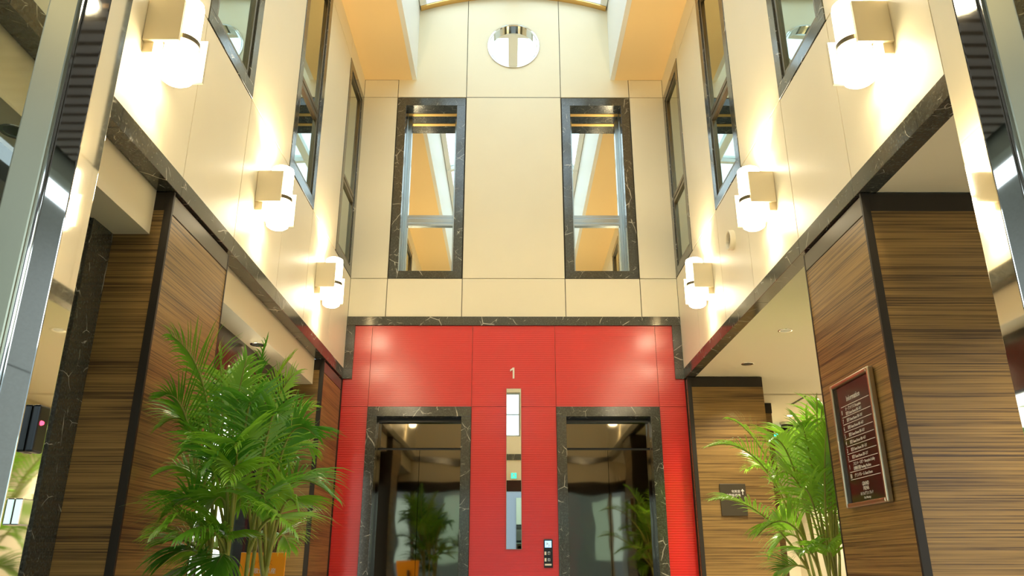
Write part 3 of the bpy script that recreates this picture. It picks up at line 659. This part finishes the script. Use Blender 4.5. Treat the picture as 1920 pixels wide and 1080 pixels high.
# ------------------------------------------------------------------ wall sconces
def sconce(s, yc, label, group):
    e = empty('wall_sconce', (s*W, yc, 3.03)); tag(e, label, 'wall lamp', group)
    def X(d): return s*(W-d)
    def b_(n_, mat, a, c, u, v, lo, hi, bev=0.0): return under(box(n_, mat, X(a), X(c), yc+u, yc+v, lo, hi, bevel=bev), e)
    c = (X(0.118), yc, 0)
    under(MB().lathe([(0.020, 2.832), (0.050, 2.836), (0.066, 2.848), (0.070, 2.865), (0.070, 3.225), (0.066, 3.242), (0.050, 3.252), (0.020, 3.256)], c, 'Z', 32).build('glass_tube', 'tubeglow', smooth=True), e)
    under(MB().lathe([(0.070, 3.014), (0.0755, 3.014), (0.0755, 3.038), (0.070, 3.038), (0.070, 3.014)], c, 'Z', 32, False).build('ring', 'bronze'), e)
    b_('front_plate', 'sconce_shade', 0.002, 0.158, -0.118, -0.100, 2.965, 3.175, 0.001)
    b_('rear_plate', 'sconce_shade', 0.030, 0.195, 0.080, 0.098, 2.885, 3.105, 0.001)
    b_('mount', 'sconce_shade', 0.0, 0.045, -0.100, 0.080, 2.915, 3.10, 0.001)
    b_('bracket', 'bronze', 0.045, 0.060, -0.02, 0.02, 2.99, 3.06)
    for z, rx in ((3.275, math.pi), (2.815, 0.0)):
        l = bpy.data.lights.new('sconce_beam', 'SPOT'); l.energy = UP_W if rx else DN_W; l.color = (1.0, 0.80, 0.50); l.spot_size = math.radians(125); l.spot_blend = 0.7; l.shadow_soft_size = 0.03
        lo = bpy.data.objects.new('sconce_beam', l); COL.objects.link(lo); lo.location = (X(0.07), yc, z); lo.rotation_euler = (rx, 0, 0); under(lo, e)
    return e
M['sconce_shade'] = plain('cream_metal', (0.76, 0.66, 0.45), 0.4)
for s, sd in ((-1, 'left'), (1, 'right')):
    for yc, nm in ((1.33, 'sconce beside the entrance'), (2.89, 'nearest sconce in view'), (4.45, 'middle sconce'), (6.01, 'farthest sconce')):
        if yc < 2: continue
        sconce(s, yc, '%s on the %s wall, glowing glass tube between two square cream plates' % (nm, sd), 'wall sconces')

# ------------------------------------------------------------------ palms
def bez(a, b, c, t): return a*(1-t)**2 + b*2*t*(1-t) + c*t*t
def frond(p0, p1, p2, parent, clamp, L=0.26, n=34, t0=0.42, mat='leaf', wid=0.0105, droop=0.5, twist=0.0):
    pts = [clamp(bez(p0, p1, p2, i/22)) for i in range(23)]
    m = MB().tube(pts, [0.0075*(1-0.82*i/22)+0.0008 for i in range(23)], 5)
    o = m.build('frond', 'cane', smooth=True); under(o, parent)
    lf = MB()
    for i in range(n):
        t = t0 + (1-t0)*(i+0.5)/n
        p = bez(p0, p1, p2, t); tg = (bez(p0, p1, p2, min(1, t+0.02)) - bez(p0, p1, p2, t-0.02)).normalized()
        side = tg.cross(Vector((0, 0, 1)))
        if side.length < 0.15: side = tg.cross(Vector((0.3, 1, 0.1)))
        side.normalize(); side = Matrix.Rotation(twist, 3, tg) @ side; up = side.cross(tg).normalized()
        u = (t-t0)/(1-t0)
        ll = L*(0.55+0.45*math.sin(math.pi*min(1, u*1.25+0.12)))*(1-0.55*u**3)
        for sg in (-1, 1):
            l2 = ll*random.uniform(0.88, 1.1)
            ang = 0.95 - 0.6*u + random.uniform(-0.08, 0.08)
            d = (side*sg*math.sin(ang) + tg*math.cos(ang) + up*random.uniform(0.24, 0.36)).normalized()
            wv = d.cross(up + side*sg*0.35).normalized()
            q = Vector(p); dd = Vector(d); prev = None; K = 5
            prof = [0.45, 1.0, 0.95, 0.72, 0.4, 0.03]
            b = len(lf.v)
            for k in range(K+1):
                wd = wid*prof[k]*0.5*(0.75+0.5*math.sin(math.pi*u*0.9+0.2))
                lf.v.append(tuple(clamp(q - wv*wd))); lf.v.append(tuple(clamp(q + wv*wd)))
                dd = (dd + Vector((0, 0, -1))*droop*0.16*(k+0.6)).normalized()
                q = q + dd*(l2/K)
            for k in range(K): lf.f.append((b+2*k, b+2*k+1, b+2*k+3, b+2*k+2))
    l = lf.build('leaflets', mat, smooth=True); l.parent = o; l['kind'] = 'stuff'
    return o
def planter(name, x, y, label, cz=0.42):
    e = empty(name, (x, y, 0)); tag(e, label, 'potted palm')
    under(MB().lathe([(0.15, 0.0), (0.16, 0.02), (0.20, cz-0.03), (0.215, cz), (0.195, cz), (0.19, cz-0.05)], (x, y, 0), 'Z', 32).build('pot', 'pot', smooth=True), e)
    under(MB().lathe([(0.19, cz-0.06), (0.188, cz-0.035), (0.02, cz-0.025)], (x, y, 0), 'Z', 24).build('soil', 'soil', smooth=True), e)
    return e
def canes(e, x, y, n, r, h, clamp, cz=0.40):
    bases = []
    for k in range(n):
        a = 2*math.pi*k/n + random.uniform(-0.3, 0.3); rr = r*random.uniform(0.3, 1)
        b = Vector((x+rr*math.cos(a), y+rr*math.sin(a), cz-0.03)); tp = b + Vector((math.cos(a)*0.07, math.sin(a)*0.07, h*random.uniform(0.7, 1.1)))
        mid = (b+tp)/2 + Vector((random.uniform(-0.015, 0.015), random.uniform(-0.015, 0.015), 0))
        under(MB().tube([clamp(q) for q in (b, mid, tp)], [0.011, 0.010, 0.008], 7).build('cane', 'cane', smooth=True), e); bases.append((b, tp))
    return bases
def palm(name, x, y, label, tips, clamp, mat, L, mixlight=0.0, rise=0.28):
    e = planter(name, x, y, label); bs = canes(e, x, y, 11, 0.10, 0.50, clamp)
    for i, tpl in enumerate(tips):
        px, py, Y = tpl[:3]; o = tpl[3] if len(tpl) > 3 else {}
        tip = at(px, py, Y)
        # start from the cane nearest to that direction
        b, tp = min(bs, key=lambda q: (q[1].x-x-(tip.x-x)*0.3)**2 + (q[1].y-y-(tip.y-y)*0.3)**2 + random.uniform(0, 0.004))
        c = o.get('c'); rs = o.get('r', rise)
        if c: ctrl = at(*c)
        else:
            ctrl = tp.lerp(tip, 0.42); ctrl.z = max(tip.z, tp.z) + rs*random.uniform(0.55, 1.0) - 0.05
            hz = Vector((tip.x-tp.x, tip.y-tp.y, 0)); ctrl.x = tp.x + hz.x*0.36; ctrl.y = tp.y + hz.y*0.36
        frond(tp, ctrl, tip, e, clamp, L=o.get('L', L)*random.uniform(0.9, 1.08), mat='leaf_light' if random.random() < mixlight else mat,
              t0=o.get('t0', 0.36), droop=o.get('d', 0.42), twist=o.get('w', random.uniform(-0.6, 0.6)), n=o.get('n', 25))
    return e
def clampL(p):
    p = Vector(p); p.x = max(p.x, -1.585); return p
def clampR(p):
    p = Vector(p)
    if p.x > 1.58: p.y = max(p.y, 4.10)
    p.z = min(p.z, 2.49)
    return p
tipsL = [(322, 630, 3.25, dict(c=(425, 690, 3.3), L=0.26, w=0.7, t0=0.45)), (306, 742, 3.2, dict(c=(370, 720, 3.3), w=0.5)), (300, 800, 3.35), (286, 1000, 3.1), (290, 890, 3.45, dict(L=0.16)),
         (548, 668, 3.6, dict(c=(455, 760, 3.5))), (552, 700, 3.35, dict(c=(460, 800, 3.4))), (585, 762, 3.5, dict(c=(480, 780, 3.5))), (592, 818, 3.3, dict(c=(520, 740, 3.4), w=-0.7)), (588, 850, 3.6),
         (628, 934, 3.3, dict(c=(520, 830, 3.35))), (562, 965, 3.2), (545, 1030, 3.7), (500, 642, 3.7, dict(c=(440, 800, 3.5))), (463, 672, 3.2, dict(c=(425, 800, 3.3))), (415, 720, 3.6),
         (300, 1062, 3.3), (340, 850, 3.1), (350, 940, 3.5), (380, 880, 3.0), (520, 900, 3.6), (500, 960, 3.1), (440, 840, 3.0), (470, 760, 3.1), (400, 780, 3.7), (540, 870, 3.75),
         (330, 1010, 3.0), (400, 1075, 3.2, dict(r=0.12)), (345, 1078, 3.2, dict(r=0.12)), (300, 1020, 3.3, dict(r=0.12)), (365, 1040, 3.5, dict(r=0.15)), (420, 1005, 3.1, dict(r=0.15)), (385, 1015, 3.2, dict(r=0.15)), (312, 965, 3.2), (450, 950, 3.6), (390, 960, 3.2), (410, 650, 3.3, dict(c=(430, 800, 3.3))), (555, 1000, 3.0), (430, 900, 2.95), (480, 860, 3.8), (365, 800, 3.4), (520, 780, 3.2)]
palm('potted_palm', -1.14, 3.40, 'large green areca palm in a dark pot beside the front left column', tipsL, clampL, 'leaf', 0.25, 0.5)
tipsR = [(1328, 838, 4.6, dict(c=(1440, 800, 4.7), L=0.26)), (1366, 785, 5.0, dict(c=(1430, 800, 4.9))), (1334, 938, 4.5, dict(c=(1420, 920, 4.6))), (1532, 748, 4.6, dict(c=(1530, 900, 4.7))), (1546, 765, 5.0),
         (1572, 800, 4.8), (1498, 800, 4.4), (1470, 830, 5.2), (1590, 905, 4.4), (1585, 1010, 4.9), (1420, 1005, 4.4), (1400, 880, 5.2), (1450, 900, 4.3), (1560, 860, 4.35),
         (1520, 820, 5.3), (1500, 930, 4.25), (1540, 940, 5.2), (1470, 960, 5.1), (1500, 1040, 4.5, dict(r=0.15)), (1460, 1070, 4.8, dict(r=0.12)), (1550, 1030, 4.4, dict(r=0.15)), (1510, 770, 4.9, dict(c=(1520, 900, 4.8))), (1560, 770, 4.4, dict(c=(1550, 900, 4.5))), (1440, 830, 4.4), (1600, 960, 5.2), (1550, 800, 4.2, dict(c=(1540, 900, 4.4))), (1445, 1040, 4.9), (1610, 860, 5.3), (1480, 880, 4.7), (1530, 880, 4.8)]
palm('potted_palm', 1.80, 4.72, 'bright green areca palm in a dark pot behind the front right column', tipsR, clampR, 'leaf_light', 0.25, 0.6)
